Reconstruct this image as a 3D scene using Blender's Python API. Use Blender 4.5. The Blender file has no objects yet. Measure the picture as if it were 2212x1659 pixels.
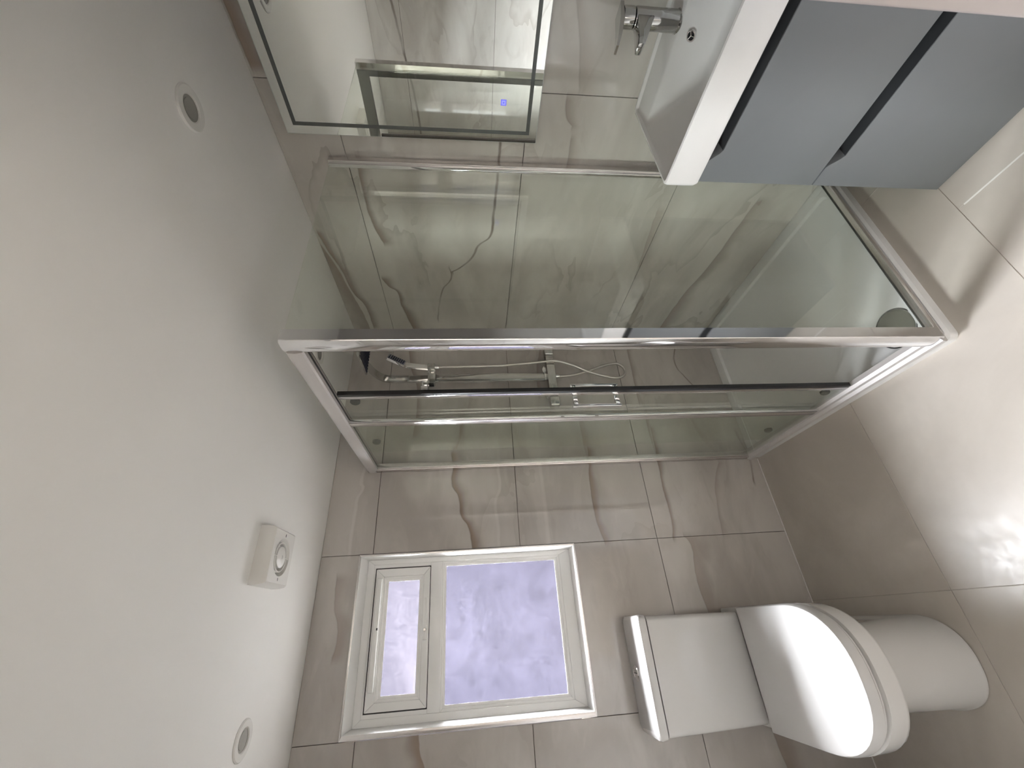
import bpy, bmesh, math, random
from mathutils import Vector, Matrix

# ------------------------------------------------------------------ camera, world, light, exposure
S = bpy.context.scene
C = S.collection
W_PX, H_PX, F_PX = 2212, 1659, 886.2
CAM = Vector((-1.39665, -1.82177, 1.39413))
fwd = Vector((0.50373426, 0.85808955, -0.09967005))
rgt = Vector((0.86141315, -0.50762914, -0.01673473))
upv = Vector((0.06495532, 0.07742724, 0.99487981))
cd = bpy.data.cameras.new('camera')
cd.sensor_fit = 'HORIZONTAL'; cd.sensor_width = 36.0; cd.lens = F_PX / W_PX * 36.0
cd.clip_start = 0.01; cd.clip_end = 100
cam = bpy.data.objects.new('camera', cd); C.objects.link(cam)
X, Y, Z = -upv, rgt, -fwd                      # the photograph lies on its side: its right is the room's down
cam.matrix_world = Matrix(((X.x, Y.x, Z.x, CAM.x), (X.y, Y.y, Z.y, CAM.y), (X.z, Y.z, Z.z, CAM.z), (0, 0, 0, 1)))
S.camera = cam

SKY = 148.0                                      # overcast sky, the same all round
wd = bpy.data.worlds.new('sky'); S.world = wd; wd.use_nodes = True
bg = wd.node_tree.nodes['Background']; bg.inputs[0].default_value = (0.97, 0.985, 1.0, 1); bg.inputs[1].default_value = SKY

def area_light(name, loc, rot, sx, sy, power, color=(1, 1, 1), portal=False):
    l = bpy.data.lights.new(name, 'AREA'); l.shape = 'RECTANGLE'; l.size = sx; l.size_y = sy
    l.energy = power; l.color = color
    o = bpy.data.objects.new(name, l); C.objects.link(o); o.location = loc; o.rotation_euler = rot
    if portal: l.cycles.is_portal = True
    return o
# sampling portal in the window opening, looking into the room (gives no light of its own)
area_light('window_portal', (-1.405, 0.045, 1.405), (math.radians(-90), 0, 0), 0.54, 0.82, 1.0, portal=True)

# unseen hall lamp added as fill, turned away; only its bounce comes through the doorway
HALL_FILL = 60.0
area_light('hall_fill_light', (-2.55, -1.93, 1.75), (math.radians(-75), 0, 0), 0.30, 0.12, HALL_FILL, (1.0, 0.965, 0.925))

vs = S.view_settings
vs.view_transform = 'Standard'; vs.look = 'None'; vs.gamma = 1.0; vs.use_curve_mapping = False
vs.exposure = 0.1
S.cycles.use_denoising = True
S.cycles.max_bounces = 8; S.cycles.diffuse_bounces = 4; S.cycles.glossy_bounces = 5
S.cycles.use_adaptive_sampling = True; S.cycles.adaptive_threshold = 0.22; S.cycles.adaptive_min_samples = 16
S.cycles.transmission_bounces = 4; S.cycles.transparent_max_bounces = 18
S.cycles.sample_clamp_indirect = 6.0
S.cycles.caustics_reflective = False; S.cycles.caustics_refractive = False

# ------------------------------------------------------------------ materials
def lin(r, g, b):
    f = lambda c: c / 12.92 if c <= 0.04045 else ((c + 0.055) / 1.055) ** 2.4
    return (f(r / 255), f(g / 255), f(b / 255), 1.0)

class NT:
    def __init__(s, name):
        s.m = bpy.data.materials.new(name); s.m.use_nodes = True
        s.t = s.m.node_tree; s.n = s.t.nodes; s.l = s.t.links
        s.n.clear(); s.out = s.n.new('ShaderNodeOutputMaterial')
    def node(s, typ, **kw):
        n = s.n.new(typ)
        for k, v in kw.items(): setattr(n, k, v)
        return n
    def put(s, sock, v):
        if isinstance(v, bpy.types.NodeSocket): s.l.new(v, sock)
        elif v is not None: sock.default_value = v
    def math(s, op, a, b=None, c=None, clamp=False):
        n = s.node('ShaderNodeMath', operation=op, use_clamp=clamp)
        s.put(n.inputs[0], a)
        if b is not None: s.put(n.inputs[1], b)
        if c is not None: s.put(n.inputs[2], c)
        return n.outputs[0]
    def mixc(s, fac, a, b, blend='MIX'):
        n = s.node('ShaderNodeMix', data_type='RGBA', blend_type=blend)
        s.put(n.inputs[0], fac); s.put(n.inputs[6], a); s.put(n.inputs[7], b)
        return n.outputs[2]
    def ramp(s, v, lo, hi, a=0.0, b=1.0, smooth=True):
        n = s.node('ShaderNodeMapRange', interpolation_type='SMOOTHSTEP' if smooth else 'LINEAR', clamp=True)
        for i, q in enumerate((v, lo, hi, a, b)): s.put(n.inputs[i], q)
        return n.outputs[0]
    def noise(s, vec, scale, detail=3.0, rough=0.5, dist=0.0):
        n = s.node('ShaderNodeTexNoise')
        s.put(n.inputs['Vector'], vec); n.inputs['Scale'].default_value = scale
        n.inputs['Detail'].default_value = detail; n.inputs['Roughness'].default_value = rough
        n.inputs['Distortion'].default_value = dist
        return n.outputs['Fac']
    def comb(s, x, y, z):
        n = s.node('ShaderNodeCombineXYZ'); s.put(n.inputs[0], x); s.put(n.inputs[1], y); s.put(n.inputs[2], z)
        return n.outputs[0]
    def principled(s, color, rough=0.5, metal=0.0, ior=1.5, **kw):
        b = s.node('ShaderNodeBsdfPrincipled')
        s.put(b.inputs['Base Color'], color); s.put(b.inputs['Roughness'], rough)
        b.inputs['Metallic'].default_value = metal; b.inputs['IOR'].default_value = ior
        for k, v in kw.items(): s.put(b.inputs[k.replace('_', ' ')], v)
        s.l.new(b.outputs[0], s.out.inputs[0])
        return b
    def bump(s, h, strength, dist=0.001):
        n = s.node('ShaderNodeBump'); n.inputs['Strength'].default_value = strength
        n.inputs['Distance'].default_value = dist; s.put(n.inputs['Height'], h)
        return n.outputs[0]

def plain(name, color, rough=0.5, metal=0.0, grain=0.0, gscale=60.0, ior=1.5, **kw):
    t = NT(name)
    pos = t.node('ShaderNodeTexCoord').outputs['Object']
    col = color
    if grain:
        n = t.noise(pos, gscale, 4.0, 0.6)
        d = tuple(c * (1 - grain) for c in color[:3]) + (1,)
        u = tuple(min(1, c * (1 + grain)) for c in color[:3]) + (1,)
        col = t.mixc(n, d, u)
    t.principled(col, rough, metal, ior, **kw)
    return t.m

# marbled porcelain: each vein is a curve z = f(along) on the wall, dark sharp upper edge fading below
def marble(name, axis, veins, seed=0.0, base=(0.52, 0.488, 0.455), generic=0.5):
    t = NT(name)
    sep = t.node('ShaderNodeSeparateXYZ')
    t.l.new(t.node('ShaderNodeNewGeometry').outputs['Position'], sep.inputs[0])
    a = sep.outputs[0] if axis == 'x' else sep.outputs[1]
    z = sep.outputs[2]
    v2 = t.comb(a, seed, z)
    # wobble for every line
    wob = t.math('MULTIPLY', t.math('SUBTRACT', t.noise(t.comb(a, seed + 3, z), 14.0, 2.0, 0.6), 0.5), 0.011)
    # soft cloudy bands, drawn out along the wall
    band = t.noise(t.comb(t.math('MULTIPLY', a, 0.9), seed + 1, t.math('MULTIPLY', z, 2.4)), 1.5, 4.0, 0.5, 0.6)
    fine = t.noise(t.comb(t.math('MULTIPLY', a, 2.0), seed + 2, t.math('MULTIPLY', z, 5.0)), 2.2, 5.0, 0.55, 1.2)
    hi = tuple(c * 1.10 for c in base) + (1,); lo = tuple(c * k for c, k in zip(base, (0.86, 0.845, 0.83))) + (1,)
    col = t.mixc(t.ramp(band, 0.35, 0.66), lo, hi)
    col = t.mixc(t.math('MULTIPLY', t.ramp(fine, 0.55, 0.72), 0.16), col, tuple(min(1, c * 1.3) for c in base) + (1,))
    col = t.mixc(t.math('MULTIPLY', t.ramp(fine, 0.44, 0.30), 0.14), col, (0.30, 0.25, 0.21, 1))
    # loose veins that run everywhere
    if generic:
        q = t.noise(t.comb(t.math('MULTIPLY', a, 1.1), seed + 7, t.math('MULTIPLY', z, 2.4)), 1.25, 4.0, 0.55, 0.4)
        e = t.math('SUBTRACT', q, 0.5)
        side = t.math('MULTIPLY', t.math('GREATER_THAN', e, 0.0), t.ramp(e, 0.055, 0.0))
        keep = t.ramp(t.noise(v2, 1.7, 2.0, 0.5), 0.45, 0.6)
        col = t.mixc(t.math('MULTIPLY', t.math('MULTIPLY', side, keep), generic), col, (0.235, 0.185, 0.145, 1))
        pale = t.ramp(t.math('ABSOLUTE', t.math('SUBTRACT', q, 0.40)), 0.008, 0.0)
        col = t.mixc(t.math('MULTIPLY', pale, 0.4 * generic), col, (0.66, 0.63, 0.59, 1))
    vary = t.ramp(t.noise(t.comb(a, seed + 11, z), 6.0, 2.0, 0.5), 0.25, 0.65, 0.35, 1.0)
    # veins seen in the photograph: (points, kind, fade width, strength)
    for pts, kind, wid, stren in veins:
        pts = sorted(pts)
        a0, a1 = pts[0][0], pts[-1][0]
        z0 = min(p[1] for p in pts) - 0.02; z1 = max(p[1] for p in pts) + 0.02
        fc = t.node('ShaderNodeFloatCurve')
        cv = fc.mapping.curves[0]
        loc = [((p[0] - a0) / (a1 - a0), (p[1] - z0) / (z1 - z0)) for p in pts]
        cv.points[0].location = loc[0]; cv.points[1].location = loc[-1]
        for l in loc[1:-1]: cv.points.new(*l)
        fc.mapping.update()
        t.put(fc.inputs['Value'], t.ramp(a, a0, a1, smooth=False))
        zc = t.math('MULTIPLY_ADD', fc.outputs[0], z1 - z0, z0)
        d = t.math('SUBTRACT', t.math('ADD', zc, wob), z)            # > 0 below the line
        m = 0.03
        mask = t.math('MULTIPLY', t.ramp(a, a0 - m, a0 + m * 0.3), t.ramp(a, a1 + m, a1 - m * 0.3))
        mask = t.math('MULTIPLY', mask, stren)
        if kind == 'brown':
            sh = t.math('MULTIPLY', t.ramp(d, -0.002, 0.002), t.ramp(d, t.math('MULTIPLY', vary, wid), 0.0))
            col = t.mixc(t.math('MULTIPLY', t.math('MULTIPLY', sh, mask), 0.8), col, (0.205, 0.135, 0.088, 1))
            ln = t.ramp(t.math('ABSOLUTE', d), 0.0045, 0.001)
            col = t.mixc(t.math('MULTIPLY', t.math('MULTIPLY', ln, mask), t.math('MULTIPLY', vary, 0.4)), col, (0.12, 0.085, 0.065, 1))
        elif kind == 'up':
            sh = t.math('MULTIPLY', t.ramp(d, 0.002, -0.002), t.ramp(d, t.math('MULTIPLY', vary, -wid), 0.0))
            col = t.mixc(t.math('MULTIPLY', t.math('MULTIPLY', sh, mask), 0.8), col, (0.205, 0.135, 0.088, 1))
        elif kind == 'line':
            ln = t.ramp(t.math('ABSOLUTE', d), wid, wid * 0.15)
            col = t.mixc(t.math('MULTIPLY', t.math('MULTIPLY', ln, mask), vary), col, (0.14, 0.10, 0.075, 1))
        else:  # pale
            ln = t.ramp(t.math('ABSOLUTE', d), wid, wid * 0.2)
            col = t.mixc(t.math('MULTIPLY', ln, mask), col, (0.68, 0.65, 0.61, 1))
            sh = t.math('MULTIPLY', t.ramp(d, wid * 0.3, wid), t.ramp(d, wid * 4, wid))
            col = t.mixc(t.math('MULTIPLY', t.math('MULTIPLY', sh, mask), 0.35), col, (0.28, 0.23, 0.19, 1))
    t.principled(col, 0.05, 0.0, 1.75)
    return t.m

BACK_VEINS = [
    ([(-0.70, 1.49), (-0.761, 1.481), (-0.826, 1.489), (-0.913, 1.454), (-0.971, 1.448), (-1.034, 1.415), (-1.117, 1.40)], 'brown', 0.075, 1.0),
    ([(-0.70, 0.84), (-0.752, 0.845), (-0.843, 0.857), (-0.972, 0.859), (-1.062, 0.849), (-1.117, 0.836)], 'brown', 0.05, 0.8),
    ([(-0.60, 0.50), (-0.744, 0.507), (-0.831, 0.514), (-0.921, 0.516), (-1.006, 0.514), (-1.117, 0.528)], 'brown', 0.04, 0.8),
    ([(-0.74, 1.27), (-0.768, 1.276), (-0.859, 1.272), (-0.94, 1.296), (-1.019, 1.29), (-1.117, 1.29)], 'pale', 0.010, 0.35),
    ([(-0.764, 1.873), (-0.818, 1.881), (-0.841, 1.872), (-0.891, 1.89), (-0.944, 1.891), (-0.995, 1.894), (-1.117, 1.894)], 'pale', 0.010, 0.4),
    ([(-1.117, 0.478), (-1.172, 0.456), (-1.231, 0.464), (-1.279, 0.469), (-1.329, 0.467), (-1.40, 0.457)], 'brown', 0.16, 0.55),
    ([(-1.69, 0.352), (-1.729, 0.349), (-1.784, 0.339), (-1.841, 0.332), (-1.95, 0.31)], 'brown', 0.20, 0.6),
    ([(-1.70, 1.592), (-1.752, 1.582), (-1.786, 1.567), (-1.95, 1.54)], 'up', 0.08, 0.9),
    ([(-0.757, 1.082), (-0.867, 1.078), (-0.97, 1.077), (-1.117, 1.08)], 'pale', 0.012, 0.25),
    ([(-0.79, 0.207), (-0.879, 0.254), (-0.966, 0.276), (-1.117, 0.297)], 'brown', 0.04, 0.35),
    ([(-0.74, 0.035), (-0.796, 0.042), (-0.887, 0.063)], 'line', 0.008, 0.7),
    ([(-0.04, 1.01), (-0.111, 1.018), (-0.246, 1.044), (-0.40, 1.05)], 'brown', 0.05, 0.5),
    ([(-0.06, 0.515), (-0.116, 0.52), (-0.224, 0.525), (-0.45, 0.53)], 'brown', 0.04, 0.6),
    ([(-0.119, 0.242), (-0.228, 0.267), (-0.288, 0.244), (-0.362, 0.20)], 'line', 0.007, 0.8),
    ([(-0.10, 1.72), (-0.22, 1.70), (-0.38, 1.66), (-0.60, 1.67)], 'brown', 0.07, 0.6),
    ([(-1.20, 1.93), (-1.30, 1.925), (-1.38, 1.90), (-1.46, 1.91)], 'brown', 0.08, 0.55),
]
RIGHT_VEINS = [
    ([(-1.05, 1.283), (-0.935, 1.285), (-0.767, 1.294), (-0.671, 1.301), (-0.611, 1.352), (-0.556, 1.374), (-0.489, 1.43), (-0.46, 1.47)], 'line', 0.008, 0.9),
    ([(-0.48, 1.482), (-0.437, 1.475), (-0.346, 1.519), (-0.231, 1.545), (-0.12, 1.56)], 'line', 0.006, 0.6),
    ([(-0.97, 1.77), (-0.86, 1.775), (-0.739, 1.772), (-0.62, 1.745)], 'brown', 0.06, 0.9),
    ([(-0.41, 1.79), (-0.36, 1.765), (-0.325, 1.736), (-0.228, 1.729), (-0.09, 1.704), (-0.02, 1.69)], 'brown', 0.07, 0.9),
    ([(-0.66, 1.995), (-0.592, 1.985), (-0.451, 1.952), (-0.323, 1.941), (-0.227, 1.904), (-0.06, 1.90)], 'brown', 0.05, 0.8),
    ([(-0.60, 2.0), (-0.45, 1.965), (-0.32, 1.95), (-0.20, 1.93), (-0.02, 1.92)], 'up', 0.10, 0.7),
    ([(-0.86, 0.24), (-0.821, 0.244), (-0.475, 0.27), (-0.357, 0.297), (-0.051, 0.319)], 'brown', 0.10, 0.6),
    ([(-0.80, 0.635), (-0.62, 0.62), (-0.433, 0.604)], 'brown', 0.06, 0.35),
    ([(-1.23, 1.995), (-1.30, 1.997), (-1.45, 1.998)], 'brown', 0.09, 0.95),
    ([(-1.19, 1.083), (-1.14, 1.075), (-1.11, 1.05)], 'brown', 0.05, 0.55),
    ([(-1.07, 1.045), (-1.0, 1.04), (-0.96, 1.04)], 'brown', 0.06, 0.5),
    ([(-1.22, 1.05), (-1.32, 1.07), (-1.42, 1.10)], 'brown', 0.06, 0.35),
]
M = {}
M['tap'] = plain('tap_chrome', (0.55, 0.55, 0.54, 1), 0.07, 1.0)  # chrome copy darkened for the dark surroundings the tap reflects
M['tile_back'] = marble('marbled_tile_back', 'x', BACK_VEINS, 1.3, generic=0.15)
M['tile_right'] = marble('marbled_tile_right', 'y', RIGHT_VEINS, 5.7, base=(0.61, 0.585, 0.54), generic=0.3)
M['tile_left'] = marble('marbled_tile_left', 'y', [([(-0.9, 1.86), (-0.5, 1.80), (-0.2, 1.76), (0, 1.75)], 'line', 0.012, 0.8)], 9.1, base=(0.74, 0.72, 0.68), generic=0.3)
M['floor_grout'] = plain('floor_grout', (0.45, 0.41, 0.36, 1), 0.9)
M['grout'] = plain('grout', (0.22, 0.19, 0.165, 1), 0.9, grain=0.1)
M['caulk'] = plain('white_caulk', (0.78, 0.76, 0.72, 1), 0.5)

def floor_mat():
    t = NT('stone_floor_tile')
    pos = t.node('ShaderNodeNewGeometry').outputs['Position']
    n = t.noise(pos, 1.8, 5.0, 0.55, 0.5); f = t.noise(pos, 30.0, 3.0, 0.6)
    col = t.mixc(t.ramp(n, 0.3, 0.7), (0.50, 0.455, 0.40, 1), (0.64, 0.59, 0.53, 1))
    col = t.mixc(t.math('MULTIPLY', f, 0.12), col, (0.35, 0.32, 0.29, 1))
    t.principled(col, t.ramp(f, 0.3, 0.7, 0.30, 0.42), 0.0, 1.5, Normal=t.bump(t.noise(pos, 55.0, 4.0, 0.6), 0.05, 0.002))
    return t.m
M['floor'] = floor_mat()

def plaster(name, col):
    t = NT(name)
    pos = t.node('ShaderNodeNewGeometry').outputs['Position']
    t.principled(col, 0.75, 0.0, 1.45, Normal=t.bump(t.noise(pos, 90.0, 4.0, 0.6), 0.06, 0.001))
    return t.m
M['ceiling'] = plaster('ceiling_paint', (0.90, 0.89, 0.86, 1))
M['hall'] = plaster('hall_paint', (0.74, 0.71, 0.68, 1))
M['gloss'] = plain('door_frame_paint', (0.40, 0.365, 0.36, 1), 0.25)
M['pvc'] = plain('white_window_plastic', (0.93, 0.925, 0.905, 1), 0.22)
M['plastic'] = plain('white_plastic', (0.78, 0.765, 0.73, 1), 0.3)
M['ceramic'] = plain('white_ceramic', (0.83, 0.82, 0.81, 1), 0.06, ior=1.55)
M['seatplastic'] = plain('white_seat_plastic', (0.60, 0.585, 0.57, 1), 0.12)
M['pan'] = plain('toilet_ceramic', (0.66, 0.645, 0.625, 1), 0.06, ior=1.55)
M['tray'] = plain('white_tray_resin', (0.80, 0.80, 0.79, 1), 0.25)
M['chrome'] = plain('chrome', (0.86, 0.86, 0.87, 1), 0.06, 1.0)
M['satin'] = plain('satin_aluminium', (0.80, 0.775, 0.76, 1), 0.27, 1.0)
M['rail'] = plain('pale_anodised_rail', (0.56, 0.535, 0.52, 1), 0.42, 0.15)
M['shade_chrome'] = plain('shaded_fitting_chrome', (0.62, 0.62, 0.60, 1), 0.12, 1.0)  # chrome copy darkened for the shade inside the shower
M['grey'] = plain('grey_lacquer', lin(111, 114, 117), 0.35, grain=0.02, gscale=300)
M['carcass'] = plain('dark_notch_fill', (0.035, 0.037, 0.04, 1), 0.5)  # near black fill for the pull notches, shade put into its colour
M['black'] = plain('black_rubber', (0.008, 0.008, 0.009, 1), 0.45)
M['darkslot'] = plain('dark_plastic', (0.03, 0.03, 0.028, 1), 0.6)
M['waste'] = plain('brushed_waste', (0.16, 0.16, 0.13, 1), 0.4, 0.3)
M['nozzle'] = plain('navy_nozzle_rubber', (0.012, 0.016, 0.045, 1), 0.5)
M['facegrey'] = plain('grey_nozzle_plate', (0.22, 0.23, 0.27, 1), 0.4)
M['hose'] = plain('steel_hose', (0.62, 0.60, 0.56, 1), 0.28, 1.0)
M['mirror'] = plain('mirror_silver', (0.90, 0.92, 0.89, 1), 0.0, 1.0)
M['etched'] = plain('etched_mirror_strip', (0.115, 0.125, 0.12, 1), 0.3, 0.4)
M['mirroredge'] = plain('mirror_edge', (0.58, 0.61, 0.58, 1), 0.3)
M['dark_alu'] = plain('dark_anodised_profile', (0.10, 0.105, 0.10, 1), 0.35, 0.3)
M['lens'] = plain('lamp_lens', (0.30, 0.29, 0.26, 1), 0.4)
M['render'] = plain('near_black_screen', (0.0036, 0.0034, 0.0045, 1), 0.9, grain=0.35, gscale=1.2, Specular_IOR_Level=0.0)  # near black so the sky screen stays dim behind the panes
M['paving'] = plain('pale_bounce_paving', (0.58, 0.57, 0.55, 1), 0.9, grain=0.15, gscale=4.0)  # kept pale so the unseen ground throws light onto the ceiling

def clear_glass():
    t = NT('green_tinted_glass')
    fr = t.node('ShaderNodeFresnel')                 # a thin pane: the same reflection on entering and leaving
    t.l.new(t.ramp(t.node('ShaderNodeNewGeometry').outputs['Backfacing'], 0.0, 1.0, 1.5, 1 / 1.5, smooth=False), fr.inputs[0])
    tr = t.node('ShaderNodeBsdfTransparent'); tr.inputs[0].default_value = (0.962, 0.974, 0.952, 1)
    gl = t.node('ShaderNodeBsdfGlossy'); gl.inputs['Roughness'].default_value = 0.0
    gl.inputs[0].default_value = (0.95, 1.0, 0.96, 1)
    mx = t.node('ShaderNodeMixShader')
    t.l.new(fr.outputs[0], mx.inputs[0]); t.l.new(tr.outputs[0], mx.inputs[1]); t.l.new(gl.outputs[0], mx.inputs[2])
    t.l.new(mx.outputs[0], t.out.inputs[0])
    return t.m
M['glass'] = clear_glass()

def frosted(name, tint, amount):
    t = NT(name)
    pos = t.node('ShaderNodeTexCoord').outputs['Object']
    n1 = t.noise(pos, 6.0, 4.0, 0.6, 0.5); n2 = t.noise(pos, 55.0, 3.0, 0.65, 1.5)
    fac = t.math('ADD', t.ramp(n1, 0.35, 0.65, amount * 0.65, amount * 1.25), t.math('MULTIPLY', t.math('SUBTRACT', n2, 0.5), amount * 2.2), clamp=True)
    tr = t.node('ShaderNodeBsdfTransparent'); tr.inputs[0].default_value = (0.93, 0.94, 0.96, 1)
    tl = t.node('ShaderNodeBsdfTranslucent'); tl.inputs[0].default_value = tint
    mx = t.node('ShaderNodeMixShader')
    t.l.new(fac, mx.inputs[0]); t.l.new(tr.outputs[0], mx.inputs[1]); t.l.new(tl.outputs[0], mx.inputs[2])
    gl = t.node('ShaderNodeBsdfGlossy'); gl.inputs['Roughness'].default_value = 0.12
    nb = t.bump(n2, 0.3, 0.002); t.l.new(nb, gl.inputs['Normal'])
    fr = t.node('ShaderNodeFresnel')
    t.l.new(t.ramp(t.node('ShaderNodeNewGeometry').outputs['Backfacing'], 0.0, 1.0, 1.45, 1 / 1.45, smooth=False), fr.inputs[0])
    m2 = t.node('ShaderNodeMixShader')
    t.l.new(fr.outputs[0], m2.inputs[0]); t.l.new(mx.outputs[0], m2.inputs[1]); t.l.new(gl.outputs[0], m2.inputs[2])
    t.l.new(m2.outputs[0], t.out.inputs[0])
    return t.m
M['frost_low'] = frosted('frosted_glass', (0.76, 0.71, 1.0, 1), 0.0052)
M['frost_up'] = frosted('frosted_glass_upper', (1.0, 0.90, 1.0, 1), 0.0092)

def glow(name, col, st):
    t = NT(name)
    e = t.node('ShaderNodeEmission'); e.inputs[0].default_value = col; e.inputs[1].default_value = st
    t.l.new(e.outputs[0], t.out.inputs[0]); return t.m
M['icon'] = glow('touch_icon_light', (0.22, 0.22, 0.95, 1), 1.0)
M['icon_in'] = glow('touch_icon_core', (0.40, 0.42, 1.0, 1), 1.0)

# ------------------------------------------------------------------ mesh helpers (all coordinates are room coordinates)
def link(name, bm, mat, parent=None, smooth=True, angle=35):
    bmesh.ops.recalc_face_normals(bm, faces=bm.faces[:])
    me = bpy.data.meshes.new(name); bm.to_mesh(me); bm.free()
    if smooth:
        for p in me.polygons: p.use_smooth = True
        me.set_sharp_from_angle(angle=math.radians(angle))
    me.materials.append(mat if not isinstance(mat, str) else M[mat])
    o = bpy.data.objects.new(name, me); C.objects.link(o)
    if parent is not None:
        o.parent = parent
        o.matrix_parent_inverse = Matrix.Translation(-parent.location)     # meshes sit at the origin, things at their base
    return o
def b_box(bm, lo, hi, bev=0.0, seg=2):
    lo = Vector(lo); hi = Vector(hi)
    l = Vector(map(min, lo, hi)); h = Vector(map(max, lo, hi))
    r = bmesh.ops.create_cube(bm, size=1.0)
    for v in r['verts']: v.co = Vector([l[i] + (v.co[i] + 0.5) * (h[i] - l[i]) for i in range(3)])
    if bev:
        es = list({e for v in r['verts'] for e in v.link_edges})
        bmesh.ops.bevel(bm, geom=es, offset=bev, segments=seg, profile=0.5, affect='EDGES')
    return bm
def box(name, lo, hi, mat, parent=None, bev=0.0, seg=2):
    return link(name, b_box(bmesh.new(), lo, hi, bev, seg), mat, parent)
def b_poly(bm, rings, cap0=True, cap1=True, closed=True):
    vs = [[bm.verts.new(p) for p in r] for r in rings]
    n = len(rings[0])
    for a, b in zip(vs, vs[1:]):
        for i in range(n if closed else n - 1):
            j = (i + 1) % n
            bm.faces.new((a[i], a[j], b[j], b[i]))
    if cap0: bm.faces.new(vs[0][::-1])
    if cap1: bm.faces.new(vs[-1])
    return bm
def loft(name, rings, mat, parent=None, cap0=True, cap1=True, angle=35):
    return link(name, b_poly(bmesh.new(), rings, cap0, cap1), mat, parent, angle=angle)
def frame_axes(d):
    d = Vector(d).normalized()
    a = Vector((0, 0, 1)) if abs(d.z) < 0.9 else Vector((1, 0, 0))
    u = d.cross(a).normalized(); v = d.cross(u)
    return d, u, v
def b_lathe(bm, org, axis, prof, n=32, cap0=True, cap1=True):
    d, u, v = frame_axes(axis); org = Vector(org)
    rings = [[org + d * h + (u * math.cos(2 * math.pi * i / n) + v * math.sin(2 * math.pi * i / n)) * max(r, 1e-5) for i in range(n)] for r, h in prof]
    return b_poly(bm, rings, cap0, cap1)
def lathe(name, org, axis, prof, mat, parent=None, n=32, cap0=True, cap1=True, angle=35):
    return link(name, b_lathe(bmesh.new(), org, axis, prof, n, cap0, cap1), mat, parent, angle=angle)
def spline(pts, k=8):
    P = [Vector(p) for p in pts]; P = [P[0]] + P + [P[-1]]; out = []
    for i in range(1, len(P) - 2):
        for j in range(k):
            t = j / k
            out.append(0.5 * ((2 * P[i]) + (-P[i - 1] + P[i + 1]) * t + (2 * P[i - 1] - 5 * P[i] + 4 * P[i + 1] - P[i + 2]) * t * t + (-P[i - 1] + 3 * P[i] - 3 * P[i + 1] + P[i + 2]) * t ** 3))
    out.append(P[-2]); return out
def sweep(name, pts, mat, parent=None, r=0.006, n=12, rect=None, side=None):
    rings = []
    prev = None
    for i, p in enumerate(pts):
        d = (pts[min(i + 1, len(pts) - 1)] - pts[max(i - 1, 0)]).normalized()
        if side is not None:
            u = Vector(side); u = (u - d * u.dot(d)).normalized()
        elif prev is None:
            u = frame_axes(d)[1]
        else:
            u = (prev - d * prev.dot(d)).normalized()
        prev = u; v = d.cross(u)
        if rect:
            a, b = rect
            rings.append([p + u * (sx * a / 2) + v * (sy * b / 2) for sx, sy in ((1, 1), (-1, 1), (-1, -1), (1, -1))])
        else:
            rings.append([p + (u * math.cos(2 * math.pi * k / n) + v * math.sin(2 * math.pi * k / n)) * r for k in range(n)])
    return loft(name, rings, mat, parent)
def thing(name, loc, label, cat, group=None):
    o = bpy.data.objects.new(name, None); C.objects.link(o); o.location = loc
    o.empty_display_size = 0.1
    o['label'] = label; o['category'] = cat
    if group: o['group'] = group
    return o
def struct(o, label=None):
    o['kind'] = 'structure'
    if label: o['label'] = label
    return o
def part_label(o, s):
    o['label'] = s; return o
def mitre(name, ro, ri, yo, yi, yb, mat, parent, bev=0.0):
    """four mitred bars between an outer and an inner rectangle (x0,x1,z0,z1); outer edge at depth yo, inner edge at yi, back at yb"""
    def rc(r): return [(r[0], r[2]), (r[1], r[2]), (r[1], r[3]), (r[0], r[3])]
    A, B = rc(ro), rc(ri); out = []
    for i in range(4):
        j = (i + 1) % 4
        bm = bmesh.new()
        f = [(A[i], yo), (A[j], yo), (B[j], yi), (B[i], yi)]
        vs = [bm.verts.new((p[0], y, p[1])) for p, y in f] + [bm.verts.new((p[0], yb, p[1])) for p, y in f]
        for q in ((0, 1, 2, 3), (7, 6, 5, 4), (0, 4, 5, 1), (1, 5, 6, 2), (2, 6, 7, 3), (3, 7, 4, 0)):
            bm.faces.new([vs[k] for k in q])
        bmesh.ops.recalc_face_normals(bm, faces=bm.faces[:])
        if bev: bmesh.ops.bevel(bm, geom=bm.edges[:], offset=bev, segments=2, profile=0.5, affect='EDGES')
        out.append(link(name, bm, mat, parent))
    return out

H = 2.003                                       # ceiling height
XL = -2.02                                      # left wall
YF = -1.70                                      # door wall
G = 0.0011                                      # half a joint
WX0, WX1, WZ0, WZ1 = -1.693, -1.117, 0.969, 1.852   # window opening in the tiling

# ------------------------------------------------------------------ the room
bm = bmesh.new()
for lo, hi in (((XL - .3, .008, -.3), (WX0 - .012, .25, H + .2)), ((WX1 - .002, .008, -.3), (.3, .25, H + .2)),
               ((WX0 - .012, .008, -.3), (WX1 - .002, .25, WZ0 + .004)), ((WX0 - .012, .008, WZ1 - .004), (WX1 - .002, .25, H + .2))):
    b_box(bm, lo, hi)
wall_back = struct(link('wall_back', bm, 'grout'), 'marbled greige tiled wall with the window above the toilet')
wall_right = struct(box('wall_right', (.008, YF - .1, -.3), (.25, .008, H + .2), 'grout'), 'marbled tiled wall behind the mirror and basin')
wall_left = struct(box('wall_left', (XL - .25, YF - .1, -.3), (XL - .008, .008, H + .2), 'grout'), 'marbled tiled wall beside the toilet, seen in the mirror')
floor = struct(box('floor', (XL - .25, YF - .1, -.3), (.25, .25, -.0015), 'floor_grout'), 'beige stone tiled floor')
ceiling = struct(box('ceiling', (XL - .25, YF - .1, H), (.25, .25, H + .2), 'ceiling'), 'plain white painted ceiling')

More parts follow.
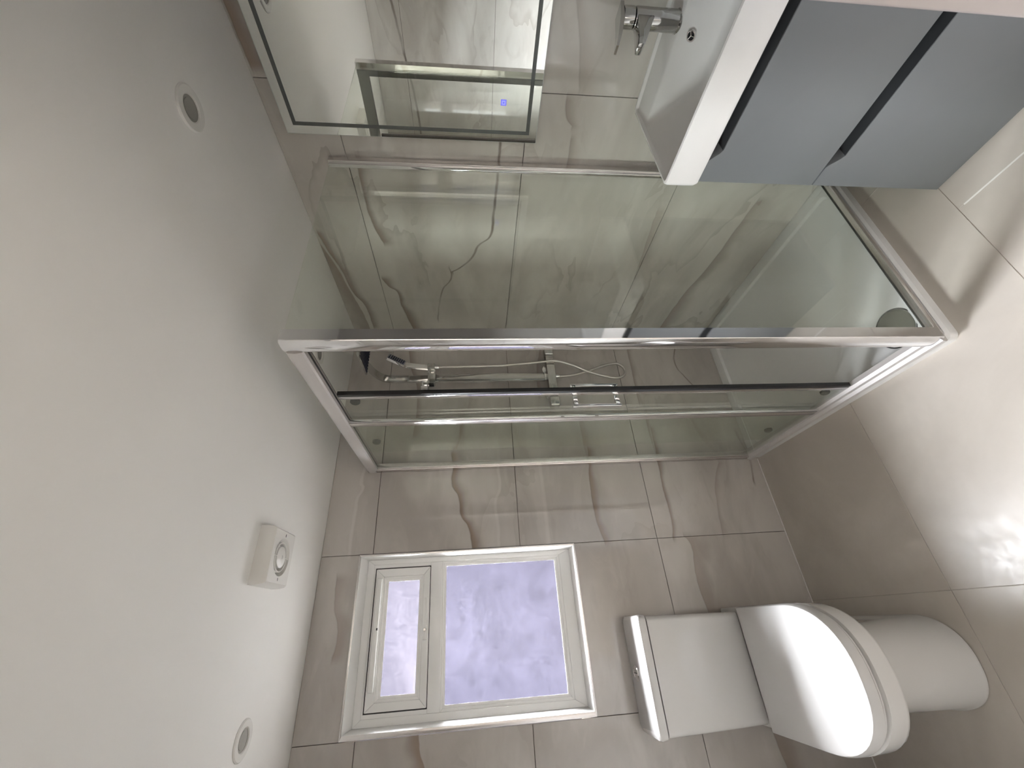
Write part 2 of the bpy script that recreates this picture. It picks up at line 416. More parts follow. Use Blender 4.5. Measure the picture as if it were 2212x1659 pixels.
def tile(parent, axis, a0, a1, b0, b1, mat, plane=0.0, t=0.0085):
    G = 0.0007 if axis == 'z' else 0.0010
    a0, a1 = min(a0, a1) + G, max(a0, a1) - G; b0, b1 = min(b0, b1) + G, max(b0, b1) - G
    if axis == 'y': lo, hi = (a0, plane, b0), (a1, plane + t, b1)
    elif axis == 'x': lo, hi = (plane, a0, b0), (plane + (t if plane == 0 else -t), a1, b1)
    else: lo, hi = (a0, b0, plane - t), (a1, b1, plane)
    return box('tile', lo, hi, mat, parent, bev=0.0007, seg=1)
rows = [0.0, 0.6, 1.2, 1.8, H]
for r0, r1 in zip(rows, rows[1:]):
    tile(wall_back, 'y', -1.117, 0, r0, r1, 'tile_back')
    tile(wall_back, 'y', XL, -1.700, r0, r1, 'tile_back')
tile(wall_back, 'y', -1.700, -1.117, 0, .6, 'tile_back')
tile(wall_back, 'y', -1.700, -1.117, .6, WZ0, 'tile_back')
tile(wall_back, 'y', -1.700, -1.117, WZ1, H, 'tile_back')
for r0, r1 in zip(rows, rows[1:]):
    tile(wall_right, 'x', -1.202, 0, r0, r1, 'tile_right')
    tile(wall_right, 'x', YF, -1.202, r0, r1, 'tile_right')
    tile(wall_left, 'x', -.9, 0, r0, r1, 'tile_left', plane=XL)
    tile(wall_left, 'x', YF, -.9, r0, r1, 'tile_left', plane=XL)
for y0, y1, xs in ((-.58, 0, (XL, -1.395, -.195, 0)), (-1.168, -.58, (XL, -1.395, -.195, 0)), (YF - .1, -1.168, (XL, -1.659, -.459, 0))):
    for x0, x1 in zip(xs, xs[1:]): tile(floor, 'z', x0, x1, y0, y1, 'floor')
part_label(box('joint_line', (-.4612, YF, -.002), (-.4568, -1.184, .0006), 'caulk', floor), 'white joint line in the floor beside the vanity')
# silicone lines where walls meet the floor
struct(box('trim_1', (XL, -.004, 0), (-.776, 0, .004), 'caulk', None, .001), 'thin white sealant line between tiled wall and floor behind the toilet')

# door wall with the doorway the picture was taken from, and the hall beyond
DX0, DX1 = -1.66, -0.892
bm = bmesh.new()
b_box(bm, (DX1, YF - .1, -.3), (.25, YF, H)); b_box(bm, (XL - .25, YF - .1, -.3), (DX0, YF, H)); b_box(bm, (DX0, YF - .1, 1.98), (DX1, YF, H))
struct(link('wall_front', bm, 'hall'), 'painted wall with the doorway')
jamb = struct(box('trim_2', (DX1 - .022, YF - .12, 0), (DX1, YF + .004, 1.98), 'gloss', None, .003, 3), 'white painted door jamb beside the vanity')
box('door_stop', (DX1 - .034, YF - .095, 0), (DX1 - .022, YF - .055, 1.98), 'gloss', jamb, .002)
struct(box('trim_3', (DX0, YF - .12, 0), (DX0 + .022, YF + .004, 1.98), 'gloss', None, .003, 3), 'white painted door jamb on the toilet side')
struct(box('floor_hall', (-3.0, -3.4, -.3), (.5, YF - .1, -.002), 'floor'))
struct(box('ceiling_hall', (-3.0, -3.4, H + .2), (.5, YF - .1, H + .4), 'ceiling'))
struct(box('wall_hall_far', (-3.0, -3.5, -.3), (.5, -3.4, H + .4), 'hall'))
struct(box('wall_hall_left', (-3.1, -3.5, -.3), (-3.0, YF - .1, H + .4), 'hall'))
struct(box('wall_hall_right', (.5, -3.5, -.3), (.6, YF - .1, H + .4), 'hall'))
bm = bmesh.new()
b_box(bm, (-3.0, YF - .1, -.3), (XL - .25, YF - .05, H + .4)); b_box(bm, (XL - .25, YF - .1, H), (.5, YF - .05, H + .4)); b_box(bm, (.25, YF - .1, -.3), (.5, YF - .05, H + .4))
struct(link('wall_hall_near', bm, 'hall'))
hl = thing('hall_fill_lamp', (-2.55, YF - .1, 1.75), 'unseen lamp added in the hall, fills the room through the doorway', 'lamp')  # casing for the added fill lamp, out of view
box('fill_lamp_plate', (-2.72, YF - .125, 1.64), (-2.38, YF - .1, 1.86), 'plastic', hl, .004)
box('fill_lamp_shade', (-2.71, YF - .205, 1.68), (-2.39, YF - .125, 1.82), 'plastic', hl, .01)

# outside the window
struct(box('wall_sky_screen', (-8, 4.2, -1.2), (6, 4.5, 2.75), 'render'), 'added near black screen outside, hides the sky behind the frosted window')  # added to keep the bright sky out of the panes
struct(box('roof_sky_block', (-8, .25, 2.35), (6, .80, 2.45), 'gloss'), 'added unseen slab over the window, blocks steep sky light')  # added out of view to keep steep skylight off the toilet lid
struct(box('ground_bounce', (-8, .25, -1.2), (6, 4.2, -.4), 'paving'), 'added unseen pale ground outside, bounces light up through the window')  # added out of view as a reflector towards the ceiling

# ------------------------------------------------------------------ window
win = bpy.data.objects.new('window_1', None); C.objects.link(win); win.location = (-1.405, .06, WZ0)
struct(win, 'white plastic window with frosted panes above the toilet')
O = (WX0 - .006, WX1 - .001, WZ0 - .001, WZ1 + .001)
R1 = (-1.684, -1.1255, .9745, 1.8455)
R2 = (-1.676, -1.1335, .986, 1.826)
for o in mitre('edge_trim', O, R1, -.003, -.0035, .012, 'satin', win, .0008): part_label(o, 'thin silver tile edge trim')
mitre('reveal_board', R1, R2, -.0025, .055, .10, 'pvc', win)
F1 = (-1.6765, -1.133, .9855, 1.8265)
LO = (-1.650, -1.155, 1.036, 1.525); UP = (-1.638, -1.167, 1.569, 1.793)
# outer frame as four bars and a transom
mitre('frame_bar', F1, (-1.653, -1.152, 1.030, 1.800), .052, .052, .079, 'pvc', win, .0015)
box('transom', (-1.653, .052, 1.525), (-1.152, .079, 1.571), 'pvc', win, .002)
mitre('frame_step', (-1.653, -1.152, 1.030, 1.5255), (-1.6435, -1.1615, 1.0415, 1.5165), .0560, .0568, .0655, 'pvc', win, .0008)
mitre('glazing_bead', (-1.644, -1.161, 1.041, 1.517), (-1.634, -1.171, 1.052, 1.508), .0600, .0609, .0628, 'pvc', win)
mitre('frame_step', (-1.653, -1.152, 1.5705, 1.800), (-1.6405, -1.1645, 1.5705, 1.7945), .0545, .0545, .0725, 'pvc', win)
p = box('pane', (-1.640, .063, 1.046), (-1.165, .068, 1.514), 'frost_low', win); part_label(p, 'large frosted pane with a lavender tint')
sash = mitre('sash_bar', (-1.6355, -1.1695, 1.5735, 1.7895), (-1.609, -1.199, 1.598, 1.757), .046, .046, .073, 'pvc', win, .002)
mitre('sash_bead', (-1.609, -1.199, 1.598, 1.757), (-1.600, -1.208, 1.6065, 1.7475), .0505, .0505, .0600, 'pvc', win, .0008)
mitre('sash_bead', (-1.600, -1.208, 1.6065, 1.7475), (-1.591, -1.217, 1.615, 1.738), .0540, .0549, .0568, 'pvc', win)
p = box('pane', (-1.597, .057, 1.610), (-1.211, .062, 1.744), 'frost_up', win); part_label(p, 'small frosted top pane')
mitre('gasket', (-1.640, -1.165, 1.5705, 1.7945), (-1.6358, -1.1692, 1.5732, 1.7898), .0600, .0600, .072, 'darkslot', win)
vent = box('trickle_vent', (-1.577, .030, 1.762), (-1.205, .046, 1.781), 'pvc', win, .003)
box('vent_catch', (-1.385, .028, 1.763), (-1.377, .0305, 1.768), 'darkslot', vent)
hb = box('handle_base', (-1.428, .034, 1.578), (-1.375, .046, 1.594), 'pvc', win, .004, 3)
ringp = []
for xx, hw, yy, th in ((-1.395, .008, .030, .010), (-1.37, .007, .024, .009), (-1.33, .0055, .020, .008), (-1.29, .005, .019, .007), (-1.285, .003, .020, .005)):
    ringp.append([(xx, yy - th / 2, 1.5875 - hw), (xx, yy - th / 2, 1.5875 + hw), (xx, yy + th / 2, 1.5875 + hw), (xx, yy + th / 2, 1.5875 - hw)])
loft('window_handle', ringp, 'pvc', win)
lathe('handle_lock', (-1.393, .034, 1.586), (0, -1, 0), [(.006, 0), (.006, .010), (.004, .0115)], 'satin', win, 16)

# ------------------------------------------------------------------ ceiling fittings
def downlight(x, y, r, label):
    t = thing('recessed_downlight', (x, y, H), label, 'downlight', 'round white downlights in the ceiling')
    lathe('bezel', (x, y, H), (0, 0, -1), [(r * .56, -.0005), (r, -.0005), (r, .002), (r * .94, .0045), (r * .62, .0045), (r * .56, .0015)], 'plastic', t, 40, cap0=False, cap1=False)
    lathe('baffle', (x, y, H), (0, 0, -1), [(r * .585, .003), (r * .58, .0005), (r * .44, .0002)], 'lens', t, 40, cap0=False, cap1=False)
    lathe('lamp_lens', (x, y, H), (0, 0, -1), [(r * .44, .0001), (r * .43, .0016), (r * .2, .0022), (0, .0024)], 'lens', t, 40, cap0=False)
downlight(-.367, -1.297, .047, 'round white downlight in the ceiling near the mirror')
downlight(-1.613, -.377, .046, 'round white downlight in the ceiling above the toilet')
downlight(-.405, -.40, .046, 'round white downlight in the ceiling inside the shower')

fx, fy = -1.182, -.465
fan = thing('extractor_fan', (fx, fy, H), 'square white extractor fan with a round grille on the ceiling by the window', 'extractor fan')
hs = .078
rings = []
for s, d in ((hs, 0), (hs, .018), (hs * .97, .036), (hs * .90, .043)):
    rings.append([(fx - s, fy - s, H - d), (fx + s, fy - s, H - d), (fx + s, fy + s, H - d), (fx - s, fy + s, H - d)])
bm = b_poly(bmesh.new(), rings, True, False)
# front face with a round opening
n = 32; outer = rings[-1]; zf = H - .043
circ = [bm.verts.new((fx + .052 * math.cos(2 * math.pi * i / n), fy + .052 * math.sin(2 * math.pi * i / n), zf)) for i in range(n)]
sq = []
for i in range(n):
    a = 2 * math.pi * i / n; k = hs * .90 / max(abs(math.cos(a)), abs(math.sin(a)))
    sq.append(bm.verts.new((fx + k * math.cos(a), fy + k * math.sin(a), zf)))
for i in range(n):
    j = (i + 1) % n; bm.faces.new((circ[i], circ[j], sq[j], sq[i]))
link('housing', bm, 'plastic', fan)
lathe('grille_throat', (fx, fy, zf), (0, 0, 1), [(.052, 0), (.045, .012), (.041, .02), (0, .021)], 'plastic', fan, 36, cap0=False)
lathe('grille_ring', (fx, fy, zf + .004), (0, 0, 1), [(.0415, 0), (.0405, -.002), (.038, -.002), (.037, 0), (.037, .006), (.0415, .006)], 'plastic', fan, 36, cap0=False, cap1=False)
lathe('hub', (fx, fy, zf + .012), (0, 0, -1), [(.030, 0), (.0295, .010), (.024, .0125), (.005, .0128), (.004, .0115), (0, .0115)], 'plastic', fan, 36)
for s in (-1, 1):
    box('spoke', (fx - .0015, fy + s * .029, zf + .002), (fx + .0015, fy + s * .050, zf + .008), 'plastic', fan)
for s in (-1, 1):
    box('screw_slot', (fx + s * .060 - .004, fy - .0015, zf - .0004), (fx + s * .060 + .004, fy + .0015, zf + .002), 'darkslot', fan)

# ------------------------------------------------------------------ shower
SW, SD = .775, .985
tray = thing('shower_tray', (-SW / 2, -SD / 2, 0), 'low white shower tray in the corner with a round grey waste', 'shower tray')
def rrect(x0, x1, y0, y1, r, z, n=6):
    P = []
    for cx, cy, a0 in ((x1 - r, y1 - r, 0), (x0 + r, y1 - r, 90), (x0 + r, y0 + r, 180), (x1 - r, y0 + r, 270)):
        for k in range(n + 1):
            a = math.radians(a0 + 90 * k / n); P.append((cx + r * math.cos(a), cy + r * math.sin(a), z))
    return P
loft('basin_shell', [rrect(-SW, -.001, -SD, -.001, .02, .0), rrect(-SW, -.001, -SD, -.001, .02, .026), rrect(-SW + .006, -.001, -SD + .006, -.001, .02, .034),
                     rrect(-SW + .048, -.048, -SD + .048, -.048, .03, .034), rrect(-SW + .050, -.050, -SD + .050, -.050, .03, .033), rrect(-SW + .056, -.056, -SD + .056, -.056, .03, .022), rrect(-SW + .059, -.059, -SD + .059, -.059, .03, .0205), rrect(-SW + .35, -.35, -SD + .35, -.35, .03, .018)], 'tray', tray, angle=28)
lathe('waste_cover', (-.652, -.868, .0195), (0, 0, 1), [(.060, 0), (.060, .003), (.054, .0065), (0, .008)], 'waste', tray, 40)
lathe('waste_rim', (-.652, -.868, .0190), (0, 0, 1), [(.060, .001), (.066, .0025), (.066, .001)], 'darkslot', tray, 40, cap0=False, cap1=False)

enc = thing('shower_enclosure', (-SW / 2, -SD / 2, .034), 'chrome framed corner shower enclosure of clear greenish glass with a half open sliding door', 'shower enclosure')
ZT = 1.857
# corner post, drawn as a profile: flat front face, curved outer side
prof = [(-.735, -.980), (-.7685, -.9805), (-.7705, -.9795), (-.7745, -.970), (-.776, -.958), (-.7755, -.946), (-.7735, -.938), (-.771, -.936), (-.769, -.930), (-.745, -.930), (-.745, -.955), (-.735, -.955)]
loft('corner_post', [[(x, y, .045) for x, y in prof], [(x, y, ZT) for x, y in prof]], 'chrome', enc, angle=17)
part_label(box('post_inner_cover', (-.7449, -.953, .075), (-.7352, -.9305, ZT - .001), 'dark_alu', enc), 'dark grey inner face of the post')
# top rail over the door side
prof = [(-.757, ZT - .044), (-.771, ZT - .045), (-.7755, ZT - .041), (-.7785, ZT - .024), (-.7765, ZT - .007), (-.771, ZT), (-.742, ZT), (-.742, ZT - .030), (-.757, ZT - .030)]
o = loft('top_rail', [[(x, -.936, z) for x, z in prof], [(x, -.002, z) for x, z in prof]], 'rail', enc, angle=30)
box('rail_seal', (-.757, -.936, ZT - .046), (-.7525, -.03, ZT - .032), 'black', enc)
box('rail_track', (-.7525, -.936, ZT - .044), (-.742, -.03, ZT - .030), 'satin', enc)
prof = [(-.742, .034), (-.778, .034), (-.782, .040), (-.780, .050), (-.770, .056), (-.768, .066), (-.758, .072), (-.742, .072)]
loft('bottom_rail', [[(x, -.975, z) for x, z in prof], [(x, -.002, z) for x, z in prof]], 'rail', enc, angle=20)
box('wall_channel', (-.776, -.030, .060), (-.744, -.001, ZT - .002), 'satin', enc, .002)
box('wall_channel_step', (-.7725, -.040, .070), (-.7475, -.030, ZT - .05), 'satin', enc, .002)
box('rail_inner_cover', (-.7418, -.930, ZT - .044), (-.7395, -.04, ZT - .001), 'dark_alu', enc)
# side panel facing the room
g = box('side_panel', (-.740, -.971, .050), (-.018, -.965, ZT - .004), 'glass', enc); part_label(g, 'large clear glass side panel')
box('panel_channel', (-.028, -.982, .036), (-.001, -.956, ZT), 'satin', enc, .0025, 3)
box('panel_channel_step', (-.036, -.974, .050), (-.028, -.962, ZT - .002), 'chrome', enc, .001)
bpn = box('panel_foot', (-.742, -.978, .034), (-.028, -.958, .054), 'satin', enc, .003)
box('panel_seal', (-.740, -.9575, .046), (-.030, -.9555, .056), 'darkslot', enc)
# fixed pane by the wall and the sliding door in front of it
g = box('fixed_panel', (-.768, -.503, .066), (-.762, -.034, ZT - .04), 'glass', enc); part_label(g, 'fixed glass pane by the tiled wall')
box('edge_profile', (-.770, -.503, .068), (-.759, -.476, ZT - .045), 'satin', g, .001)
box('edge_seal', (-.768, -.508, .068), (-.758, -.503, ZT - .045), 'black', g)
box('edge_lip', (-.770, -.513, .068), (-.759, -.508, ZT - .045), 'chrome', g, .001)
door = box('sliding_door', (-.753, -.668, .072), (-.747, -.190, ZT - .048), 'glass', enc); part_label(door, 'sliding glass door slid half open')
box('edge_profile', (-.756, -.668, .074), (-.744, -.650, ZT - .052), 'chrome', door, .001)
o = box('edge_seal', (-.757, -.682, .074), (-.743, -.6675, ZT - .052), 'black', door, .001); part_label(o, 'black rubber seal on the leading edge')
for yy in (-.60, -.26):
    for zz in (.098, ZT - .085):
        lathe('roller', (-.744, yy, zz), (1, 0, 0), [(.012, 0), (.016, .004), (.016, .012), (.012, .014)], 'black', door, 20)
# pull handle: a bar on posts, on both faces of the door
for s, x0 in ((-1, -.753), (1, -.747)):
    hx = x0 + s * .036
    box('pull_handle', (hx - .005, -.640, .893), (hx + .005, -.628, 1.060), 'chrome', door, .0015)
    for zz in (.905, 1.048):
        box('handle_post', (min(x0, hx), -.640, zz - .007), (max(x0, hx), -.628, zz + .007), 'chrome', door, .001)

# mixer bar with riser, rain arm and rain head
mix = thing('shower_mixer', (-.33, 0, 1.0), 'square chrome bar shower mixer with riser rail and overhead arm on the tiled wall', 'shower mixer')
box('mixer_body', (-.445, -.085, .966), (-.205, -.045, 1.008), 'shade_chrome', mix, .003, 3)
box('temperature_knob', (-.203, -.088, .963), (-.150, -.042, 1.011), 'shade_chrome', mix, .008, 3)
box('flow_knob', (-.500, -.088, .963), (-.447, -.042, 1.011), 'shade_chrome', mix, .008, 3)
for xx in (-.25, -.40):
    lathe('wall_inlet', (xx, -.001, .987), (0, -1, 0), [(.030, 0), (.030, .008), (.016, .012), (.016, .05)], 'chrome', mix, 24)
box('riser_rail', (-.342, -.062, 1.018), (-.300, -.044, 1.600), 'shade_chrome', mix, .002)
box('rail_foot', (-.338, -.062, 1.004), (-.304, -.046, 1.020), 'chrome', mix, .002)
box('rail_bracket', (-.385, -.052, 1.600), (-.352, -.001, 1.640), 'chrome', mix, .003)
box('bracket_arm', (-.356, -.058, 1.606), (-.330, -.040, 1.634), 'chrome', mix, .002)
pts = spline([(-.321, -.053, 1.595), (-.321, -.053, 1.68), (-.322, -.055, 1.755), (-.324, -.068, 1.81), (-.324, -.11, 1.845), (-.318, -.16, 1.868), (-.308, -.22, 1.886), (-.300, -.270, 1.892)], 8)
sweep('shower_arm', pts, 'shade_chrome', mix, rect=(.034, .014), side=(1, 0, 0))
rh = box('rain_head', (-.372, -.330, 1.866), (-.222, -.180, 1.874), 'shade_chrome', mix, .002)
lathe('swivel', (-.300, -.255, 1.874), (0, 0, 1), [(.014, 0), (.014, .012), (.009, .016)], 'chrome', mix, 20)
for k in range(9):
    xx = -.361 + k * .016
    box('nozzle_strip', (xx - .003, -.322, 1.8635), (xx + .003, -.188, 1.8665), 'nozzle', rh)

hand = thing('hand_shower', (-.30, -.105, 1.57), 'square chrome hand shower standing in its holder, metal hose looped below', 'hand shower')
slide = box('slide_holder', (-.372, -.100, 1.566), (-.292, -.066, 1.602), 'shade_chrome', hand, .002)
box('holder_cup', (-.302, -.122, 1.568), (-.272, -.088, 1.604), 'shade_chrome', hand, .003)
box('slide_button', (-.380, -.092, 1.572), (-.371, -.074, 1.596), 'black', hand, .002)
hp = [Vector((-.288, -.106, 1.600)), Vector((-.287, -.113, 1.650)), Vector((-.284, -.124, 1.705))]
sweep('handle', hp, 'chrome', hand, rect=(.024, .012), side=(1, 0, 0))
dh = Vector((.03, -.030, .085)).normalized(); nh = Vector((.50, -.80, -.34)); nh = (nh - dh * nh.dot(dh)).normalized(); uh = dh.cross(nh)
c0 = Vector((-.282, -.126, 1.710)); 
def obox(name, c, ex, ey, ez, sx, sy, sz, mat, parent):
    bm = b_box(bmesh.new(), (-sx / 2, -sy / 2, -sz / 2), (sx / 2, sy / 2, sz / 2), min(sx, sy, sz) * .15, 2)
    bmesh.ops.transform(bm, matrix=Matrix(((ex.x, ey.x, ez.x, c.x), (ex.y, ey.y, ez.y, c.y), (ex.z, ey.z, ez.z, c.z), (0, 0, 0, 1))), verts=bm.verts)
    return link(name, bm, mat, parent)
cc = c0 + dh * .045
hd = obox('spray_head', cc, uh, nh, dh, .050, .013, .090, 'chrome', hand)
obox('spray_plate', cc + nh * .0065, uh, nh, dh, .045, .003, .084, 'facegrey', hd)
for k in range(8):
    obox('nozzle_strip', cc + nh * .0082 + dh * (-.034 + k * .0098), uh, nh, dh, .041, .003, .0052, 'nozzle', hd)
hose = spline([(-.287, -.105, 1.568), (-.281, -.10, 1.45), (-.268, -.085, 1.25), (-.258, -.095, 1.06), (-.252, -.100, .967), (-.268, -.085, .88), (-.298, -.065, .79), (-.322, -.055, .70), (-.333, -.055, .635), (-.318, -.056, .600), (-.291, -.057, .590), (-.262, -.058, .602), (-.247, -.060, .635), (-.262, -.062, .70), (-.296, -.060, .80), (-.318, -.062, .88), (-.325, -.065, .945)], 8)
sweep('hose', hose, 'hose', hand, r=.0062, n=12)
lathe('hose_nut', (-.325, -.065, .966), (0, 0, -1), [(.010, 0), (.010, .018), (.008, .022)], 'chrome', hand, 16)
lathe('hose_cone', (-.287, -.105, 1.570), (0, 0, -1), [(.010, 0), (.009, .015), (.007, .022)], 'chrome', hand, 16)

# ------------------------------------------------------------------ mirror
MY0, MY1, MZ0, MZ1 = -1.665, -1.065, 1.167, 1.951
mir = thing('illuminated_mirror', (0, -1.365, MZ0), 'rectangular wall mirror with a dark inset border line above the basin', 'mirror')
box('back_case', (-.024, MY0 + .006, MZ0 + .006), (-.001, MY1 - .006, MZ1 - .006), 'plastic', mir)
box('mirror_edge', (-.0295, MY0, MZ0), (-.024, MY1, MZ1), 'mirroredge', mir, .0008)
part_label(box('mirror_glass', (-.0302, MY0 + .002, MZ0 + .002), (-.0292, MY1 - .002, MZ1 - .002), 'mirror', mir), 'silvered mirror surface')
i0, i1 = .026, .037
for nm, lo, hi in (('border_strip', (MY0 + i0, MZ0 + i0), (MY0 + i1, MZ1 - i0)), ('border_strip', (MY1 - i1, MZ0 + i0), (MY1 - i0, MZ1 - i0)),
                   ('border_strip', (MY0 + i1, MZ0 + i0), (MY1 - i1, MZ0 + i1)), ('border_strip', (MY0 + i1, MZ1 - i1), (MY1 - i1, MZ1 - i0))):
    box(nm, (-.0306, lo[0], lo[1]), (-.0300, hi[0], hi[1]), 'etched', mir)
iy, iz = -1.184, 1.281
ic = box('touch_icon', (-.0308, iy - .0085, iz - .0085), (-.0300, iy + .0085, iz + .0085), 'icon', mir, .0003); part_label(ic, 'small glowing blue square touch button')
box('icon_ring', (-.0310, iy - .0055, iz - .0055), (-.0306, iy + .0055, iz + .0055), 'icon_in', ic)
box('icon_core', (-.0312, iy - .0028, iz - .0028), (-.0308, iy + .0028, iz + .0028), 'icon', ic)

# ------------------------------------------------------------------ vanity unit, basin, tap
VY0, VY1, VX = -1.665, -1.167, -.370
van = thing('vanity_unit', (-.185, (VY0 + VY1) / 2, 0), 'grey two drawer vanity unit with notched finger pulls under the white basin', 'cabinet')
box('carcass', (-.331, VY0 + .002, .012), (-.001, VY1 - .002, .762), 'grey', van, .001)
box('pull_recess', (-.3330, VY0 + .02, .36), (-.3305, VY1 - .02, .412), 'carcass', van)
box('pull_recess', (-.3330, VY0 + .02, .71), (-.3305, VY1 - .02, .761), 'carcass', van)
def drawer(z0, z1, depth):
    P = [(VY1 - .001, z0), (VY1 - .001, z1), (VY1 - .054, z1), (VY1 - .062, z1 - .006), (VY1 - .080, z1 - depth + .006), (VY1 - .090, z1 - depth),
         (VY0 + .090, z1 - depth), (VY0 + .080, z1 - depth + .006), (VY0 + .062, z1 - .006), (VY0 + .054, z1), (VY0 + .001, z1), (VY0 + .001, z0)]
    bm = b_poly(bmesh.new(), [[(-.3335, y, z) for y, z in P], [(VX, y, z) for y, z in P]])
    bmesh.ops.recalc_face_normals(bm, faces=bm.faces[:])
    es = [e for e in bm.edges if all(abs(v.co.x - VX) < 1e-5 for v in e.verts)]
    bmesh.ops.bevel(bm, geom=es, offset=.0018, segments=2, profile=.5, affect='EDGES')
    return link('drawer_front', bm, 'grey', van)
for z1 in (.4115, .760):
    box('pull_shade', (-.368, VY0 + .088, z1 - .0312), (-.333, VY1 - .088, z1 - .0300), 'carcass', van)  # dark strip laid on the notch floor in place of its shade
drawer(.010, .4115, .031); drawer(.4145, .760, .031)

bas = thing('wash_basin', (-.195, (VY0 + VY1) / 2, .762), 'white rectangular ceramic basin with a sloping bowl on the grey unit', 'wash basin')
BX, BY0, BY1, BZ0, BZ1 = -.392, -1.668, -1.163, .764, .858
def ring(x0, x1, y0, y1, r, z): return rrect(x0, x1, y0, y1, r, z, 5)
shell = [ring(BX + .012, -.001, BY0 + .006, BY1 - .006, .012, BZ0), ring(BX + .004, -.001, BY0 + .002, BY1 - .002, .014, BZ0 + .003), ring(BX, -.001, BY0, BY1, .014, BZ0 + .014),
         ring(BX, -.001, BY0, BY1, .014, BZ1 - .008), ring(BX + .002, -.0015, BY0 + .0015, BY1 - .0015, .014, BZ1 - .002), ring(BX + .007, -.002, BY0 + .006, BY1 - .006, .012, BZ1)]
# rim, then the bowl: flat ledge for the tap at the wall side, sloping sides
shell += [ring(BX + .009, -.008, BY0 + .008, BY1 - .008, .012, BZ1 - .0005), ring(BX + .011, -.011, BY0 + .010, BY1 - .010, .012, BZ1 - .006), ring(BX + .012, -.013, BY0 + .011, BY1 - .011, .012, BZ1 - .008),
          ring(BX + .013, -.100, BY0 + .012, BY1 - .012, .014, BZ1 - .010), ring(BX + .015, -.108, BY0 + .018, BY1 - .018, .016, BZ1 - .014),
          ring(BX + .060, -.185, BY0 + .145, BY1 - .145, .022, BZ1 - .080), ring(BX + .068, -.195, BY0 + .165, BY1 - .165, .024, BZ1 - .086), ring(BX + .085, -.215, BY0 + .19, BY1 - .19, .025, BZ1 - .087)]
loft('basin_bowl', shell, 'ceramic', bas, cap0=True, cap1=True, angle=28)
ov = Vector((-.137, -1.411, .8215)); on_ = Vector((-.66, 0, .76)).normalized()
ovr = lathe('overflow_ring', ov, on_, [(.0085, -.002), (.0085, .001), (.0095, .0025), (.0125, .0025), (.0135, 0), (.0135, -.002)], 'chrome', bas, 28, cap0=False, cap1=False)
lathe('overflow_hole', ov, on_, [(.0088, -.0015), (.0088, .0004), (0, .0004)], 'black', ovr, 24)
d_, u_, v_ = frame_axes(on_)
for k in range(3):
    a = math.radians(90 + 120 * k)
    e = u_ * math.cos(a) + v_ * math.sin(a)
    sweep('overflow_spoke', [ov + on_ * .0012, ov + on_ * .0012 + e * .009], 'chrome', ovr, r=.0011, n=6)
lathe('basin_waste', (-.26, -1.415, BZ1 - .089), (0, 0, 1), [(.032, 0), (.032, .003), (.026, .005), (0, .006)], 'chrome', bas, 28)

TX, TY = -.080, -1.420
tz = BZ1 - .0125
tap = thing('mixer_tap', (TX, TY, tz), 'short chrome single lever mixer tap on the white basin', 'tap')
td = Vector((-.965, .26, 0)).normalized(); ts = Vector((-td.y, td.x, 0))
lathe('tap_base', (TX, TY, tz - .004), (0, 0, 1), [(.028, 0), (.028, .006), (.025, .009)], 'tap', tap, 36)
lathe('tap_body', (TX, TY, tz), (0, 0, 1), [(.0245, .002), (.0245, .116), (.0235, .118)], 'tap', tap, 40)
lathe('cartridge_cap', (TX, TY, tz + .120), (0, 0, 1), [(.0225, 0), (.0242, .002), (.0242, .026), (.023, .029), (0, .030)], 'tap', tap, 40)
def T(f, s, z): return Vector((TX, TY, 0)) + td * f + ts * s + Vector((0, 0, z))
b0 = tz
sp = [[T(.005, .019, b0 + .066), T(.005, -.019, b0 + .066), T(.005, -.019, b0 + .116), T(.005, .019, b0 + .116)],
      [T(.030, .0185, b0 + .078), T(.030, -.0185, b0 + .078), T(.030, -.0185, b0 + .116), T(.030, .0185, b0 + .116)],
      [T(.085, .017, b0 + .098), T(.085, -.017, b0 + .098), T(.085, -.017, b0 + .121), T(.085, .017, b0 + .121)],
      [T(.108, .015, b0 + .110), T(.108, -.015, b0 + .110), T(.108, -.015, b0 + .124), T(.108, .015, b0 + .124)]]
bm = b_poly(bmesh.new(), sp); bmesh.ops.recalc_face_normals(bm, faces=bm.faces[:])
bmesh.ops.bevel(bm, geom=bm.edges[:], offset=.003, segments=2, profile=.5, affect='EDGES')
link('spout', bm, 'tap', tap)
lv = [[T(-.024, w, z) for w, z in ((.022, b0 + .148), (-.022, b0 + .148), (-.022, b0 + .157), (.022, b0 + .157))],
      [T(.03, w, z) for w, z in ((.020, b0 + .152), (-.020, b0 + .152), (-.020, b0 + .163), (.020, b0 + .163))],
      [T(.08, w, z) for w, z in ((.015, b0 + .163), (-.015, b0 + .163), (-.015, b0 + .172), (.015, b0 + .172))],
      [T(.115, w, z) for w, z in ((.011, b0 + .174), (-.011, b0 + .174), (-.011, b0 + .180), (.011, b0 + .180))]]
loft('lever', lv, 'tap', tap)

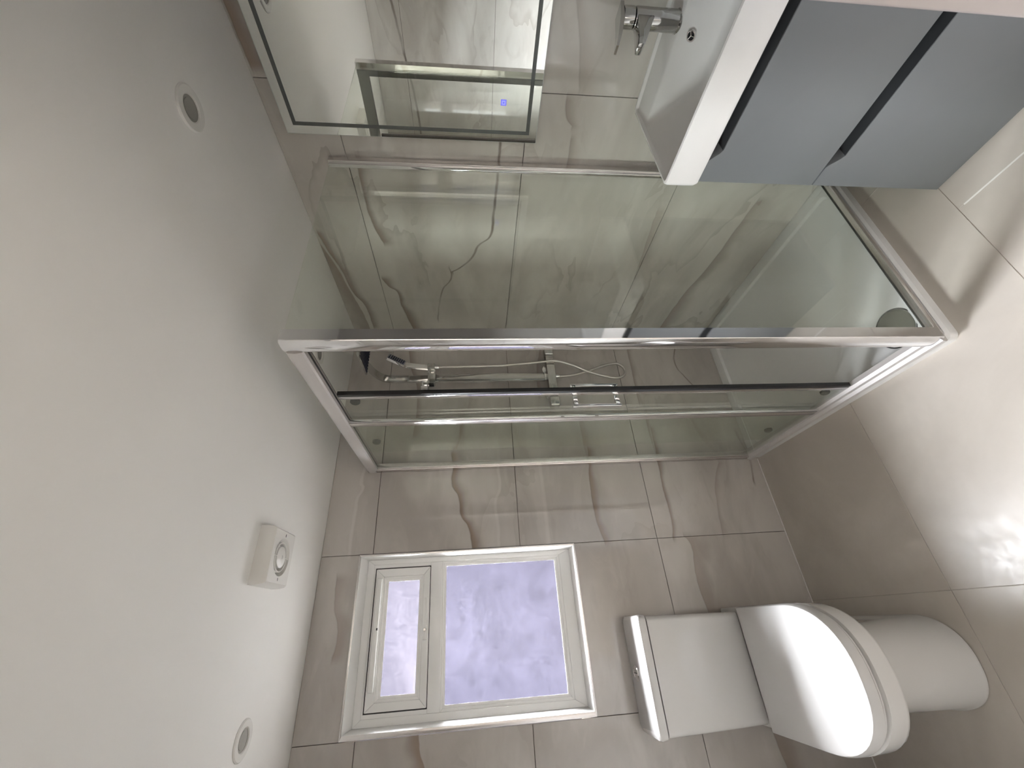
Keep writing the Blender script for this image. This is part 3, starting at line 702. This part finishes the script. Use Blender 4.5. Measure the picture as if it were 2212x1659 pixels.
# ------------------------------------------------------------------ toilet
TXC = -1.575
toi = thing('toilet', (TXC, -.33, 0), 'white close coupled toilet with closed lid under the window', 'toilet')
cz = [(.436, .164, -.163), (.60, .168, -.168), (.7835, .1715, -.172)]
rg = [rrect(TXC - hw, TXC + hw, yf, -.006, .018, z, 5) for z, hw, yf in cz]
rg = [rrect(TXC - .155, TXC + .155, -.155, -.012, .018, .430, 5)] + rg
loft('cistern', rg, 'pan', toi, angle=45)
rg = [rrect(TXC - hw, TXC + hw, yf, -.004, .018, z, 5) for z, hw, yf in ((.787, .160, -.158), (.7875, .172, -.172), (.789, .175, -.176), (.808, .177, -.178), (.815, .174, -.174), (.818, .165, -.160))]
cl = loft('cistern_lid', rg, 'pan', toi, angle=45)
fb = lathe('flush_button', (-1.578, -.062, .8175), (0, 0, 1), [(.024, 0), (.024, .002), (.020, .005), (.019, .004), (0, .0035)], 'chrome', cl, 32)
part_label(fb, 'round chrome flush button')
box('button_split', (-1.579, -.080, .8205), (-1.577, -.044, .8220), 'darkslot', cl)
def dshape(hw, yb, yf, z, n=14, p=2.3, arc=None, xc=TXC):
    L = arc if arc else hw * 1.25
    yc = yf + L; P = [(xc + hw, yb, z)]
    rb = .012
    for k in range(n * 2 + 1):
        a = math.pi * k / (2 * n)
        c, s = math.cos(a), math.sin(a)
        P.append((xc + hw * math.copysign(abs(c) ** (2 / p), c), yc - L * abs(s) ** (2 / p), z))
    P.append((xc - hw, yb, z))
    return P
# pan: pedestal, undercut, rim band
pan = [dshape(.112, -.02, -.535, .0), dshape(.122, -.02, -.553, .002), dshape(.122, -.02, -.553, .010), dshape(.117, -.02, -.548, .016), dshape(.114, -.02, -.545, .18), dshape(.118, -.02, -.552, .27), dshape(.135, -.02, -.585, .325),
       dshape(.166, -.02, -.646, .352), dshape(.175, -.02, -.660, .360), dshape(.1765, -.02, -.662, .368), dshape(.178, -.02, -.664, .412), dshape(.172, -.02, -.655, .416)]
loft('pan', pan, 'pan', toi, angle=50)
loft('seat', [dshape(.172, -.205, -.652, .4165), dshape(.176, -.203, -.658, .419), dshape(.176, -.203, -.658, .4235), dshape(.172, -.205, -.652, .425)], 'seatplastic', toi, angle=50)
loft('lid', [dshape(.175, -.198, -.655, .4255), dshape(.179, -.196, -.662, .428), dshape(.1775, -.196, -.661, .448), dshape(.1745, -.199, -.657, .4545), dshape(.166, -.207, -.645, .458), dshape(.10, -.26, -.52, .461, arc=.17)], 'seatplastic', toi, angle=40)
box('hinge_cover', (TXC - .160, -.200, .416), (TXC + .160, -.176, .434), 'seatplastic', toi, .004)
